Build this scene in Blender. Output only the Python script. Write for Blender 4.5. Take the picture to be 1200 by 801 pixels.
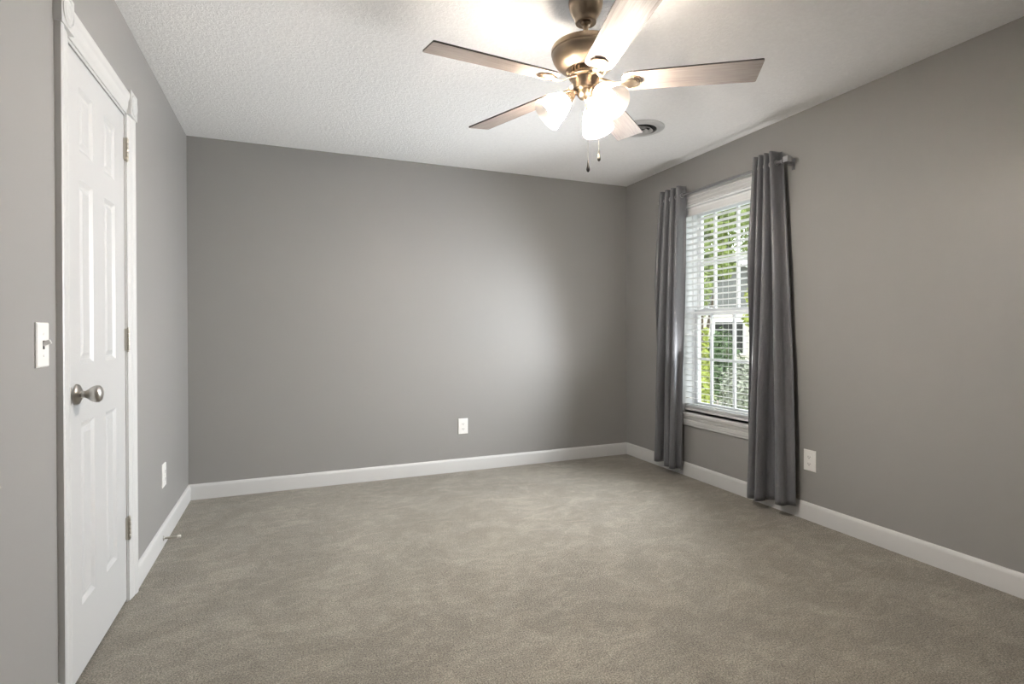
import bpy, bmesh, math, random
from math import sin, cos, pi, radians as R
from mathutils import Vector, Matrix

sc = bpy.context.scene
for o in list(bpy.data.objects):
    bpy.data.objects.remove(o)
COL = sc.collection
random.seed(7)

# ------------------------------------------------------------------ room numbers (metres)
XL, XR, YB, YR, H = -0.635, 2.850, 4.169, -0.55, 2.44
FAN = (1.09, 1.871)

# ------------------------------------------------------------------ camera
def setup_camera():
    yaw, pit, roll = R(22.3076), R(-0.2762), R(-0.1791)
    fw = Vector((sin(yaw) * cos(pit), cos(yaw) * cos(pit), sin(pit)))
    rt = Vector((cos(yaw), -sin(yaw), 0))
    up = rt.cross(fw)
    r2 = rt * cos(roll) + up * sin(roll)
    u2 = -rt * sin(roll) + up * cos(roll)
    cd = bpy.data.cameras.new('camera')
    cam = bpy.data.objects.new('camera', cd)
    COL.objects.link(cam)
    m = Matrix.Identity(4)
    for i in range(3):
        m[i][0], m[i][1], m[i][2] = r2[i], u2[i], -fw[i]
    m[0][3], m[1][3], m[2][3] = 0, 0, 1.1328
    cam.matrix_world = m
    cd.sensor_fit = 'HORIZONTAL'
    cd.sensor_width = 36
    cd.lens = 632.5 / 1200 * 36
    cd.shift_x = (600 - 599.38) / 1200
    cd.shift_y = (389.63 - 400.5) / 1200
    cd.clip_start = 0.02
    sc.camera = cam
setup_camera()

# ------------------------------------------------------------------ light and exposure
SKY = 4.0
DAY_FILL_W = 43.5
UP_FILL_W = 9.5
DAY_FILL_COL = (0.915, 0.965, 1.0)
BULB_E = 2100.0
FAN_COL = (1.0, 0.925, 0.845)
SHADE_GLOW = 1.0
sc.view_settings.view_transform = 'Standard'
sc.view_settings.look = 'None'
sc.view_settings.exposure = 0.0
sc.view_settings.gamma = 1.0
sc.view_settings.use_curve_mapping = False
sc.cycles.use_denoising = True
sc.cycles.max_bounces = 10
sc.cycles.diffuse_bounces = 6
sc.cycles.transparent_max_bounces = 24
sc.cycles.sample_clamp_indirect = 60.0
sc.cycles.caustics_reflective = False
sc.cycles.caustics_refractive = False

w = bpy.data.worlds.new('world')
sc.world = w
w.use_nodes = True
nt = w.node_tree
bg = nt.nodes['Background']
bg.inputs[0].default_value = (0.95, 0.975, 1.0, 1)
bg.inputs[1].default_value = SKY

def lamp(name, kind, loc, energy, color, **kw):
    l = bpy.data.lights.new(name, kind)
    l.energy = energy
    l.color = color
    for k, v in kw.items():
        setattr(l, k, v)
    o = bpy.data.objects.new(name, l)
    COL.objects.link(o)
    o.location = loc
    return o

# added soft lamp on the room side of the blind, standing in for daylight
day_fill = lamp('window_fill', 'AREA', (XR - 0.092, 2.97, 1.28), DAY_FILL_W, DAY_FILL_COL, shape='RECTANGLE', size=1.15, size_y=0.60, spread=R(122))
day_fill.rotation_euler = Vector((-1, 0.06, -0.20)).to_track_quat('-Z', 'Z').to_euler()

# second added lamp, aimed up at the ceiling, standing in for ground-bounced daylight
up_fill = lamp('ceiling_fill', 'AREA', (XR - 0.150, 2.97, 0.85), UP_FILL_W, (1.0, 0.99, 0.97), shape='RECTANGLE', size=0.36, size_y=0.60)
up_fill.rotation_euler = Vector((-0.78, 0, 0.62)).to_track_quat('-Z', 'Z').to_euler()

# ------------------------------------------------------------------ materials
def mat(name, color=(0.8, 0.8, 0.8), rough=0.5, metal=0.0, spec=0.5, **kw):
    m = bpy.data.materials.new(name)
    m.use_nodes = True
    b = m.node_tree.nodes['Principled BSDF']
    b.inputs['Base Color'].default_value = (*color, 1)
    b.inputs['Roughness'].default_value = rough
    b.inputs['Metallic'].default_value = metal
    b.inputs['Specular IOR Level'].default_value = spec
    for k, v in kw.items():
        b.inputs[k].default_value = v
    return m

class NT:
    def __init__(s, m):
        s.t = m.node_tree
        s.b = s.t.nodes['Principled BSDF']
        tc = s.t.nodes.new('ShaderNodeTexCoord')
        s.obj = tc.outputs['Object']
    def node(s, kind, **props):
        n = s.t.nodes.new(kind)
        for k, v in props.items():
            setattr(n, k, v)
        return n
    def link(s, a, b):
        s.t.links.new(a, b)
    def mapping(s, scale):
        n = s.node('ShaderNodeMapping')
        n.inputs['Scale'].default_value = scale
        s.link(s.obj, n.inputs['Vector'])
        return n.outputs[0]
    def noise(s, scale, detail=2.0, rough=0.5, vec=None, dist=0.0):
        n = s.node('ShaderNodeTexNoise')
        n.inputs['Scale'].default_value = scale
        n.inputs['Detail'].default_value = detail
        n.inputs['Roughness'].default_value = rough
        n.inputs['Distortion'].default_value = dist
        s.link(vec if vec is not None else s.obj, n.inputs['Vector'])
        return n.outputs['Fac']
    def ramp(s, fac, stops):
        n = s.node('ShaderNodeValToRGB')
        els = n.color_ramp.elements
        while len(els) < len(stops):
            els.new(0.5)
        for e, (p, c) in zip(els, stops):
            e.position = p
            e.color = (*c, 1)
        s.link(fac, n.inputs['Fac'])
        return n.outputs['Color']
    def mix(s, a, b, fac=0.5, mode='MIX'):
        n = s.node('ShaderNodeMix', data_type='RGBA', blend_type=mode)
        if isinstance(fac, float):
            n.inputs[0].default_value = fac
        else:
            s.link(fac, n.inputs[0])
        for k, v in ((6, a), (7, b)):
            if isinstance(v, tuple):
                n.inputs[k].default_value = (*v, 1)
            else:
                s.link(v, n.inputs[k])
        return n.outputs[2]
    def color(s, c):
        s.link(c, s.b.inputs['Base Color'])
    def bump(s, h, strength=0.2, dist=0.002):
        n = s.node('ShaderNodeBump')
        n.inputs['Strength'].default_value = strength
        n.inputs['Distance'].default_value = dist
        s.link(h, n.inputs['Height'])
        s.link(n.outputs[0], s.b.inputs['Normal'])

M = {}
def wall_paint(name, col):
    m = mat(name, col, 0.47, spec=0.6)
    n = NT(m)
    n.color(n.mix(tuple(c * 0.97 for c in col), tuple(min(1, c * 1.03) for c in col), n.noise(1.3, 3)))
    n.bump(n.noise(170, 3), 0.06, 0.001)
    return m
M['wall'] = wall_paint('grey_wall_paint', (0.290, 0.282, 0.272))

m = mat('ceiling_texture_paint', (0.80, 0.80, 0.80), 0.9, spec=0.2)
n = NT(m)
k = n.noise(55, 4, 0.65, dist=0.6)
n.color(n.ramp(k, [(0.35, (0.89, 0.89, 0.89)), (0.65, (0.94, 0.94, 0.94))]))
n.bump(n.ramp(k, [(0.42, (0, 0, 0)), (0.62, (1, 1, 1))]), 0.32, 0.004)
M['ceiling'] = m

m = mat('beige_carpet', (0.3, 0.26, 0.21), 0.95, spec=0.1)
n = NT(m)
fine = n.noise(170, 4, 0.8)
mid = n.noise(34, 3, 0.6)
patch = n.noise(1.9, 3, 0.55, dist=1.4)
scuff = n.noise(5.5, 4, 0.6, n.mapping((1.0, 1.7, 1.0)), 1.6)
base = n.ramp(fine, [(0.36, (0.075, 0.064, 0.048)), (0.50, (0.250, 0.222, 0.180)), (0.64, (0.450, 0.412, 0.345))])
base = n.mix(base, n.ramp(mid, [(0.3, (0.80, 0.80, 0.80)), (0.7, (1.0, 1.0, 1.0))]), 0.8, 'MULTIPLY')
base = n.mix(base, n.ramp(patch, [(0.40, (0.80, 0.785, 0.765)), (0.60, (0.96, 0.955, 0.945))]), 1.0, 'MULTIPLY')
n.color(n.mix(base, n.ramp(scuff, [(0.46, (1.0, 1.0, 1.0)), (0.60, (1.22, 1.22, 1.21)), (0.75, (1.28, 1.28, 1.27))]), 1.0, 'MULTIPLY'))
n.b.inputs['Sheen Weight'].default_value = 0.25
n.b.inputs['Sheen Roughness'].default_value = 0.6
n.bump(fine, 0.9, 0.006)
M['carpet'] = m

M['trim'] = mat('white_trim_paint', (0.60, 0.598, 0.592), 0.35)
M['door'] = mat('white_door_paint', (0.54, 0.54, 0.54), 0.38)
M['vinyl'] = mat('white_vinyl', (0.80, 0.81, 0.82), 0.4)
M['plate'] = mat('white_plastic', (0.82, 0.81, 0.79), 0.35)
M['plate_dark'] = mat('dark_slot', (0.03, 0.03, 0.03), 0.6)
M['nickel'] = mat('satin_nickel', (0.52, 0.50, 0.47), 0.33, 1.0)
M['brass'] = mat('aged_nickel_hinge', (0.50, 0.47, 0.41), 0.4, 1.0)
M['steel'] = mat('brushed_steel', (0.45, 0.45, 0.46), 0.38, 1.0)
M['pendant'] = mat('dark_pendant_metal', (0.055, 0.05, 0.046), 0.55, 0.3)
M['rod'] = mat('pewter_rod', (0.33, 0.33, 0.34), 0.4, 0.9)
M['rubber'] = mat('white_rubber', (0.75, 0.72, 0.66), 0.6)
M['slat'] = mat('white_blind_slat', (0.80, 0.80, 0.80), 0.4)
M['cord'] = mat('white_cord', (0.75, 0.75, 0.73), 0.7)
M['tassel'] = mat('grey_tassel', (0.22, 0.21, 0.20), 0.5)
M['gap'] = mat('dark_duct', (0.02, 0.02, 0.02), 0.8)

m = mat('bronze_metal', (0.40, 0.315, 0.235), 0.36, 1.0)
n = NT(m)
n.color(n.mix((0.30, 0.232, 0.168), (0.37, 0.295, 0.22), n.noise(9, 2)))
M['bronze'] = m

m = mat('weathered_oak_blade', (0.3, 0.22, 0.17), 0.45)
n = NT(m)
g1 = n.noise(6.0, 5, 0.6, n.mapping((1.2, 26, 26)), 0.6)
g2 = n.noise(3.0, 2, 0.5, n.mapping((1.0, 5, 5)))
c1 = n.ramp(g1, [(0.30, (0.215, 0.180, 0.158)), (0.52, (0.340, 0.292, 0.262)), (0.72, (0.450, 0.400, 0.370))])
n.color(n.mix(c1, (0.37, 0.32, 0.295), n.ramp(g2, [(0.4, (0, 0, 0)), (0.7, (0.6, 0.6, 0.6))])))
M['blade'] = m
M['blade_edge'] = mat('dark_blade_edge', (0.045, 0.038, 0.034), 0.5)

m = mat('charcoal_satin', (0.115, 0.117, 0.126), 0.36, spec=0.5)
n = NT(m)
cr = n.noise(7, 4, 0.6, n.mapping((3.0, 3.0, 0.55)), 0.8)
th = n.noise(500, 1, 0.5, n.mapping((1, 1, 0.15)))
n.color(n.mix((0.104, 0.106, 0.114), (0.150, 0.152, 0.162), th))
n.bump(cr, 0.55, 0.012)
n.b.inputs['Sheen Weight'].default_value = 0.35
n.b.inputs['Sheen Roughness'].default_value = 0.35
M['curtain'] = m

# frosted lamp glass: glows, scatters and lets part of the bulb's light straight through
def frosted():
    m = bpy.data.materials.new('frosted_lamp_glass')
    m.use_nodes = True
    t = m.node_tree
    t.nodes.remove(t.nodes['Principled BSDF'])
    out = t.nodes['Material Output']
    tr = t.nodes.new('ShaderNodeBsdfTransparent')
    tr.inputs[0].default_value = (1, 0.96, 0.90, 1)
    tl = t.nodes.new('ShaderNodeBsdfTranslucent')
    tl.inputs[0].default_value = (0.37, 0.345, 0.315, 1)
    em = t.nodes.new('ShaderNodeEmission')
    em.inputs[0].default_value = (1.0, 0.86, 0.73, 1)
    em.inputs[1].default_value = SHADE_GLOW * 0.45
    a = t.nodes.new('ShaderNodeMixShader')
    a.inputs[0].default_value = 0.95
    t.links.new(tr.outputs[0], a.inputs[1])
    t.links.new(tl.outputs[0], a.inputs[2])
    s = t.nodes.new('ShaderNodeAddShader')
    t.links.new(a.outputs[0], s.inputs[0])
    t.links.new(em.outputs[0], s.inputs[1])
    t.links.new(s.outputs[0], out.inputs[0])
    return m
M['shade'] = frosted()
m = mat('lit_bulb', (1, 1, 1), 0.5)
b = m.node_tree.nodes['Principled BSDF']
b.inputs['Emission Color'].default_value = (*FAN_COL, 1)
b.inputs['Emission Strength'].default_value = BULB_E
M['bulb'] = m

def pane_mat():
    m = bpy.data.materials.new('window_glass')
    m.use_nodes = True
    t = m.node_tree
    t.nodes.remove(t.nodes['Principled BSDF'])
    out = t.nodes['Material Output']
    tr = t.nodes.new('ShaderNodeBsdfTransparent')
    tr.inputs[0].default_value = (0.95, 0.97, 0.96, 1)
    gl = t.nodes.new('ShaderNodeBsdfGlossy')
    gl.inputs['Roughness'].default_value = 0.03
    a = t.nodes.new('ShaderNodeMixShader')
    a.inputs[0].default_value = 0.05
    t.links.new(tr.outputs[0], a.inputs[1])
    t.links.new(gl.outputs[0], a.inputs[2])
    t.links.new(a.outputs[0], out.inputs[0])
    return m
M['glass'] = pane_mat()

def leafy(name, a, b_):
    m = mat(name, a, 0.6, spec=0.2)
    n = NT(m)
    n.color(n.mix(a, b_, n.noise(4.0, 3)))
    return m
M['leaf_yellow'] = leafy('yellow_green_leaves', (0.24, 0.30, 0.05), (0.46, 0.50, 0.11))
M['leaf_mid'] = leafy('green_leaves', (0.14, 0.20, 0.06), (0.34, 0.40, 0.12))
M['leaf_dark'] = leafy('dark_green_leaves', (0.07, 0.12, 0.06), (0.17, 0.24, 0.11))
M['leaf_grey'] = leafy('grey_green_leaves', (0.22, 0.25, 0.18), (0.42, 0.43, 0.36))
M['bark'] = leafy('bark', (0.09, 0.065, 0.045), (0.16, 0.12, 0.09))
M['grass'] = leafy('lawn_grass', (0.16, 0.20, 0.09), (0.28, 0.31, 0.15))
M['siding'] = mat('pale_siding', (0.70, 0.64, 0.60), 0.7)
M['shingle'] = leafy('grey_shingles', (0.17, 0.17, 0.175), (0.24, 0.24, 0.245))
M['fascia'] = mat('white_fascia', (0.82, 0.82, 0.82), 0.6)
M['fence'] = leafy('weathered_fence_boards', (0.30, 0.23, 0.19), (0.42, 0.34, 0.29))
M['exterior'] = mat('exterior_wall', (0.5, 0.48, 0.45), 0.8)
M['concrete'] = leafy('pale_concrete', (0.50, 0.495, 0.49), (0.56, 0.555, 0.55))
M['mulch'] = leafy('mulch', (0.26, 0.20, 0.17), (0.38, 0.31, 0.27))

# ------------------------------------------------------------------ mesh helpers
def nb():
    return bmesh.new()

def box(bm, lo, hi, mi=0, mtx=None):
    x0, y0, z0 = lo
    x1, y1, z1 = hi
    c = [(x0, y0, z0), (x1, y0, z0), (x1, y1, z0), (x0, y1, z0), (x0, y0, z1), (x1, y0, z1), (x1, y1, z1), (x0, y1, z1)]
    v = [bm.verts.new(mtx @ Vector(p) if mtx else p) for p in c]
    fs = []
    for f in ((0, 3, 2, 1), (4, 5, 6, 7), (0, 1, 5, 4), (1, 2, 6, 5), (2, 3, 7, 6), (3, 0, 4, 7)):
        q = bm.faces.new([v[i] for i in f])
        q.material_index = mi
        fs.append(q)
    return fs

def lathe(bm, prof, seg=32, mtx=None, mi=0, cap0=True, cap1=True):
    rings = []
    for r, z in prof:
        ring = []
        for i in range(seg):
            a = 2 * pi * i / seg
            p = Vector((r * cos(a), r * sin(a), z))
            ring.append(bm.verts.new(mtx @ p if mtx else p))
        rings.append(ring)
    for a, b_ in zip(rings, rings[1:]):
        for i in range(seg):
            j = (i + 1) % seg
            f = bm.faces.new((a[i], a[j], b_[j], b_[i]))
            f.material_index = mi
    if cap0:
        bm.faces.new(rings[0][::-1]).material_index = mi
    if cap1:
        bm.faces.new(rings[-1]).material_index = mi

def tube(bm, pts, rad, seg=10, mi=0):
    pts = [Vector(p) for p in pts]
    rads = rad if isinstance(rad, (list, tuple)) else [rad] * len(pts)
    rings = []
    ref = None
    for i, p in enumerate(pts):
        d = (pts[min(i + 1, len(pts) - 1)] - pts[max(i - 1, 0)]).normalized()
        if ref is None:
            ref = d.orthogonal().normalized()
        u = (ref - d * ref.dot(d)).normalized()
        ref = u
        v = d.cross(u)
        rings.append([bm.verts.new(p + (u * cos(2 * pi * k / seg) + v * sin(2 * pi * k / seg)) * rads[i]) for k in range(seg)])
    for a, b_ in zip(rings, rings[1:]):
        for k in range(seg):
            j = (k + 1) % seg
            bm.faces.new((a[k], a[j], b_[j], b_[k])).material_index = mi
    bm.faces.new(rings[0][::-1]).material_index = mi
    bm.faces.new(rings[-1]).material_index = mi

def prism(bm, poly, z0, z1, mtx=None, mi=0, mside=None):
    lo = [bm.verts.new(mtx @ Vector((x, y, z0)) if mtx else (x, y, z0)) for x, y in poly]
    hi = [bm.verts.new(mtx @ Vector((x, y, z1)) if mtx else (x, y, z1)) for x, y in poly]
    bm.faces.new(lo[::-1]).material_index = mi
    bm.faces.new(hi).material_index = mi
    k = len(poly)
    for i in range(k):
        j = (i + 1) % k
        bm.faces.new((lo[i], lo[j], hi[j], hi[i])).material_index = mi if mside is None else mside

def sweep(bm, prof, path, mi=0):
    """prof: (out, up) pairs; path: list of (origin, out_vec, up_vec)."""
    rings = []
    for o_, a, b_ in path:
        rings.append([bm.verts.new(Vector(o_) + Vector(a) * u + Vector(b_) * v) for u, v in prof])
    k = len(prof)
    for r0, r1 in zip(rings, rings[1:]):
        for i in range(k):
            j = (i + 1) % k
            bm.faces.new((r0[i], r0[j], r1[j], r1[i])).material_index = mi
    bm.faces.new(rings[0][::-1])
    bm.faces.new(rings[-1])

def obj(name, bm, mats, parent=None, smooth=False, bevel=0.0, bseg=2, angle=35):
    bmesh.ops.recalc_face_normals(bm, faces=bm.faces)
    me = bpy.data.meshes.new(name)
    bm.to_mesh(me)
    bm.free()
    for mm in (mats if isinstance(mats, (list, tuple)) else [mats]):
        me.materials.append(M[mm])
    o = bpy.data.objects.new(name, me)
    COL.objects.link(o)
    if parent:
        o.parent = parent
    if smooth:
        me.shade_smooth()
        try:
            me.set_sharp_from_angle(angle=R(angle))
        except Exception:
            pass
    if bevel:
        md = o.modifiers.new('bevel', 'BEVEL')
        md.width = bevel
        md.segments = bseg
        md.limit_method = 'ANGLE'
        md.angle_limit = R(40)
    return o

def tag(o, label, cat, group=None, kind=None):
    o['label'] = label
    o['category'] = cat
    if group:
        o['group'] = group
    if kind:
        o['kind'] = kind
    return o

def empty(name, loc, rotz=0.0):
    o = bpy.data.objects.new(name, None)
    o.empty_display_size = 0.1
    COL.objects.link(o)
    o.location = loc
    o.rotation_euler = (0, 0, rotz)
    return o

def struct(o, label=None, cat=None):
    o['kind'] = 'structure'
    if label:
        o['label'] = label
        o['category'] = cat
    return o

def child_copy(src, parent):
    c = src.copy()
    COL.objects.link(c)
    c.parent = parent
    return c

# ------------------------------------------------------------------ room shell
T = 0.16
DY0, DY1, DZ = 2.083, 2.702, 2.035            # door opening
WY0, WY1, WZ0, WZ1 = 2.59, 3.43, 0.495, 2.088  # window opening

bm = nb(); box(bm, (XL - T, YR - T, -0.12), (XR + T, YB + T, 0.0))
struct(obj('floor', bm, 'carpet'), 'beige cut pile carpet covering the whole floor', 'floor')
bm = nb(); box(bm, (XL - T, YR - T, H), (XR + T + 0.3, YB + T, H + 0.14))
struct(obj('ceiling', bm, 'ceiling'), 'white textured ceiling above the empty room', 'ceiling')
bm = nb(); box(bm, (XL - T, YB, 0), (XR + T, YB + T, H))
struct(obj('wall_back', bm, 'wall'), 'grey painted far wall with one outlet low on it', 'wall')
bm = nb(); box(bm, (XL - T, YR - T, 0), (XR + T, YR, H))
struct(obj('wall_rear', bm, 'wall'), 'grey painted wall behind the viewer', 'wall')
bm = nb()
box(bm, (XL - T, YR, 0), (XL, DY0 - 0.030, H))
box(bm, (XL - T, DY1 + 0.018, 0), (XL, YB, H))
box(bm, (XL - T, DY0 - 0.030, DZ + 0.018), (XL, DY1 + 0.018, H))
box(bm, (XL - T, DY0 - 0.030, 0), (XL - 0.11, DY1 + 0.018, DZ + 0.018))
struct(obj('wall_left', bm, 'wall'), 'light grey painted wall holding the white panel door', 'wall')
bm = nb()
box(bm, (XR, YR, 0), (XR + 0.19, WY0, H))
box(bm, (XR, WY1, 0), (XR + 0.19, YB, H))
box(bm, (XR, WY0, 0), (XR + 0.19, WY1, WZ0))
box(bm, (XR, WY0, WZ1), (XR + 0.19, WY1, H))
struct(obj('wall_right', bm, 'wall'), 'grey painted wall holding the curtained window', 'wall')

# baseboards: flat face with a rounded shoulder at the top
BBP = [(0, 0), (0.014, 0), (0.014, 0.082), (0.0125, 0.090), (0.008, 0.098), (0.004, 0.102), (0, 0.103)]
def baseboard(name, a, b_, out, label):
    bm = nb()
    sweep(bm, BBP, [((a[0], a[1], 0), (*out, 0), (0, 0, 1)), ((b_[0], b_[1], 0), (*out, 0), (0, 0, 1))])
    struct(obj(name, bm, 'trim', smooth=True), label, 'baseboard')
baseboard('baseboard_back', (XL, YB), (XR, YB), (0, -1), 'white baseboard along the far wall')
baseboard('baseboard_right', (XR, YR), (XR, YB - 0.014), (-1, 0), 'white baseboard under the window wall')
baseboard('baseboard_left', (XL, 2.790), (XL, YB - 0.014), (1, 0), 'white baseboard between the door and the far corner')
baseboard('baseboard_near', (XL, YR), (XL, 1.966), (1, 0), 'white baseboard on the near side of the door')

# ------------------------------------------------------------------ door
door = struct(empty('door_1', (XL, (DY0 + DY1) / 2, 0)), 'closed white six panel door with a satin nickel knob', 'door')
door.location = (0, 0, 0)

def door_leaf():
    y0, y1, z0, z1 = DY0 + 0.003, DY1 - 0.003, 0.012, DZ - 0.004
    xf = XL - 0.003
    bm = nb()
    ys = [y0, 2.180, 2.312, 2.438, 2.570, y1]
    zs = [z0, 0.232, 0.832, 1.025, 1.632, 1.726, 1.936, z1]
    V = {}
    for i, y in enumerate(ys):
        for j, z in enumerate(zs):
            V[i, j] = bm.verts.new((xf, y, z))
    for i in range(5):
        for j in range(7):
            q = (V[i, j], V[i + 1, j], V[i + 1, j + 1], V[i, j + 1])
            if i in (1, 3) and j in (1, 3, 5):
                ring = list(q)
                a0, a1, b0, b1 = ys[i], ys[i + 1], zs[j], zs[j + 1]
                for ins, dx in ((0.006, -0.0035), (0.014, -0.008), (0.022, -0.008), (0.036, -0.0025)):
                    nr = [bm.verts.new((xf + dx, y, z)) for y, z in
                          ((a0 + ins, b0 + ins), (a1 - ins, b0 + ins), (a1 - ins, b1 - ins), (a0 + ins, b1 - ins))]
                    for k in range(4):
                        l = (k + 1) % 4
                        bm.faces.new((ring[k], ring[l], nr[l], nr[k]))
                    ring = nr
                bm.faces.new(ring)
            else:
                bm.faces.new(q)
    # edges and back
    xb = xf - 0.035
    c = [(y0, z0), (y1, z0), (y1, z1), (y0, z1)]
    bk = [bm.verts.new((xb, y, z)) for y, z in c]
    bm.faces.new(bk)
    fr = [[V[i, 0] for i in range(6)], [V[5, j] for j in range(8)], [V[5 - i, 7] for i in range(6)], [V[0, 7 - j] for j in range(8)]]
    for k in range(4):
        bm.faces.new(fr[k] + [bk[(k + 1) % 4], bk[k]])
    return obj('door_panel', bm, 'door', door)
door_leaf()

# knob on its rose
def door_knob():
    mt = Matrix.Translation((XL - 0.003, 2.136, 0.930)) @ Matrix.Rotation(R(90), 4, 'Y')
    bm = nb()
    lathe(bm, [(0.0145, 0.011), (0.0120, 0.016), (0.0110, 0.021), (0.0118, 0.026), (0.0155, 0.032), (0.0210, 0.039), (0.0258, 0.047), (0.0280, 0.055), (0.0272, 0.062), (0.0225, 0.068), (0.0140, 0.0712), (0.004, 0.0722)], 32, mt)
    kn = obj('door_knob', bm, 'nickel', door, True, angle=60)
    kn['label'] = 'satin nickel door knob'
    bm = nb()
    lathe(bm, [(0.034, 0.0), (0.034, 0.004), (0.031, 0.009), (0.024, 0.011), (0.021, 0.014), (0.012, 0.016)], 32, mt)
    ro = obj('rose', bm, 'nickel', kn, True, angle=50)
door_knob()
bm = nb(); box(bm, (XL - 0.004, DY0 - 0.006, 0.902), (XL + 0.001, DY0 + 0.008, 0.958))
sp = obj('strike_plate', bm, 'nickel', door, bevel=0.001)
sp['label'] = 'nickel strike plate'

def hinge(z):
    bm = nb()
    y = DY1 + 0.002
    box(bm, (XL - 0.004, y - 0.016, z - 0.045), (XL + 0.0045, y + 0.004, z + 0.045))
    for q in range(5):
        za = z - 0.045 + q * 0.018
        lathe(bm, [(0.0058, za + 0.0008), (0.0065, za + 0.002), (0.0065, za + 0.016), (0.0058, za + 0.0172)], 14, Matrix.Translation((XL + 0.0068, y, 0)))
    lathe(bm, [(0.003, z - 0.051), (0.0045, z - 0.049), (0.0045, z - 0.0455)], 12, Matrix.Translation((XL + 0.0068, y, 0)))
    lathe(bm, [(0.0045, z + 0.0455), (0.0045, z + 0.049), (0.003, z + 0.051)], 12, Matrix.Translation((XL + 0.0068, y, 0)))
    o = obj('hinge', bm, 'brass', door, True)
    o['label'] = 'aged nickel hinge'
for z in (1.892, 1.098, 0.309):
    hinge(z)

# jamb, fluted casing and corner rosettes
trim = struct(empty('trim_1', (0, 0, 0)), 'white fluted door casing with round rosette corner blocks', 'door casing')
bm = nb()
box(bm, (XL - 0.11, DY0 - 0.030, 0), (XL, DY0, DZ))
box(bm, (XL - 0.11, DY1, 0), (XL, DY1 + 0.018, DZ))
box(bm, (XL - 0.11, DY0 - 0.018, DZ), (XL, DY1 + 0.018, DZ + 0.018))
box(bm, (XL - 0.075, DY0, 0), (XL - 0.042, DY0 + 0.011, DZ))
box(bm, (XL - 0.075, DY1 - 0.011, 0), (XL - 0.042, DY1, DZ))
box(bm, (XL - 0.075, DY0 + 0.011, DZ - 0.011), (XL - 0.042, DY1 - 0.011, DZ))
obj('jamb', bm, 'trim', trim)
CASP = [(0.0, 0.0), (0.0, 0.005), (0.003, 0.0065), (0.014, 0.0070), (0.018, 0.0095), (0.032, 0.0115), (0.044, 0.0125), (0.050, 0.0122),
        (0.056, 0.0150), (0.066, 0.0182), (0.076, 0.0190), (0.083, 0.0185), (0.087, 0.0160), (0.087, 0.0)]   # (distance from the opening, thickness)
prof = [(t, u) for u, t in CASP]
IL, IR, IT = DY0 - 0.024, DY1 + 0.008, DZ + 0.010
for y, d in ((IL, -1), (IR, 1)):
    bm = nb()
    sweep(bm, prof, [((XL, y, 0), (1, 0, 0), (0, d, 0)), ((XL, y, IT + 0.004), (1, 0, 0), (0, d, 0))])
    obj('side_casing', bm, 'trim', trim, True, angle=40)
bm = nb()
sweep(bm, prof, [((XL, IL - 0.001, IT), (1, 0, 0), (0, 0, 1)), ((XL, IR + 0.001, IT), (1, 0, 0), (0, 0, 1))])
obj('head_casing', bm, 'trim', trim, True, angle=40)
for y in (IL - 0.096, IR - 0.004):
    bm = nb()
    box(bm, (XL, y, IT - 0.002), (XL + 0.022, y + 0.100, IT + 0.102))
    mt = Matrix.Translation((XL + 0.022, y + 0.05, IT + 0.05)) @ Matrix.Rotation(R(90), 4, 'Y')
    lathe(bm, [(0.045, -0.001), (0.044, 0.003), (0.040, 0.0035), (0.037, 0.000), (0.031, -0.0005), (0.027, 0.003), (0.018, 0.0042), (0.012, 0.0015), (0.008, 0.003), (0.003, 0.004)], 32, mt)
    obj('rosette_block', bm, 'trim', trim, True, angle=50)

# ------------------------------------------------------------------ wall plates
def screw(bm, mt, y, mi):
    lathe(bm, [(0.0032, 0), (0.003, 0.0012), (0.001, 0.0015)], 10, mt @ Matrix.Translation((0, y, 0.0065)), mi)

def plate_base(bm, mt, w_, h_):
    a, c = w_ / 2, h_ / 2
    ring = None
    for ins, z in ((0, 0), (0, 0.003), (0.003, 0.006), (0.006, 0.0065)):
        nr = [bm.verts.new(mt @ Vector(p)) for p in ((-a + ins, -c + ins, z), (a - ins, -c + ins, z), (a - ins, c - ins, z), (-a + ins, c - ins, z))]
        if ring:
            for k in range(4):
                l = (k + 1) % 4
                bm.faces.new((ring[k], ring[l], nr[l], nr[k]))
        else:
            bm.faces.new(nr[::-1])
        ring = nr
    bm.faces.new(ring)

def frame_on(loc, normal):
    """local x across, y up, z out of the wall"""
    nz = Vector(normal)
    ny = Vector((0, 0, 1))
    nx = ny.cross(nz)
    m4 = Matrix.Identity(4)
    for i in range(3):
        m4[i][0], m4[i][1], m4[i][2], m4[i][3] = nx[i], ny[i], nz[i], loc[i]
    return m4

def outlet(loc, normal, label):
    mt = frame_on((0, 0, 0), normal)
    t = tag(empty('wall_outlet', loc), label, 'outlet', 'duplex wall outlets')
    bm = nb(); plate_base(bm, mt, 0.079, 0.124); screw(bm, mt, 0, 0)
    obj('cover_plate', bm, 'plate', t)
    for s in (-1, 1):
        bm = nb()
        poly = []
        for i in range(24):
            a = 2 * pi * i / 24
            poly.append((0.0168 * cos(a), max(-0.0135, min(0.0135, 0.0172 * sin(a)))))
        prism(bm, poly, 0.004, 0.0085, mt @ Matrix.Translation((0, s * 0.0205, 0)))
        r = obj('receptacle', bm, 'plate', t)
        bm = nb()
        m2 = mt @ Matrix.Translation((0, s * 0.0205, 0))
        box(bm, (-0.0075, -0.003, 0.008), (-0.0050, 0.006, 0.0088), 0, m2)
        box(bm, (0.0050, -0.002, 0.008), (0.0075, 0.005, 0.0088), 0, m2)
        lathe(bm, [(0.0026, 0.008), (0.0026, 0.0088)], 10, m2 @ Matrix.Translation((0, -0.0075, 0)))
        sl = obj('slots', bm, 'plate_dark', r)
        sl['label'] = 'dark plug slots'
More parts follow.
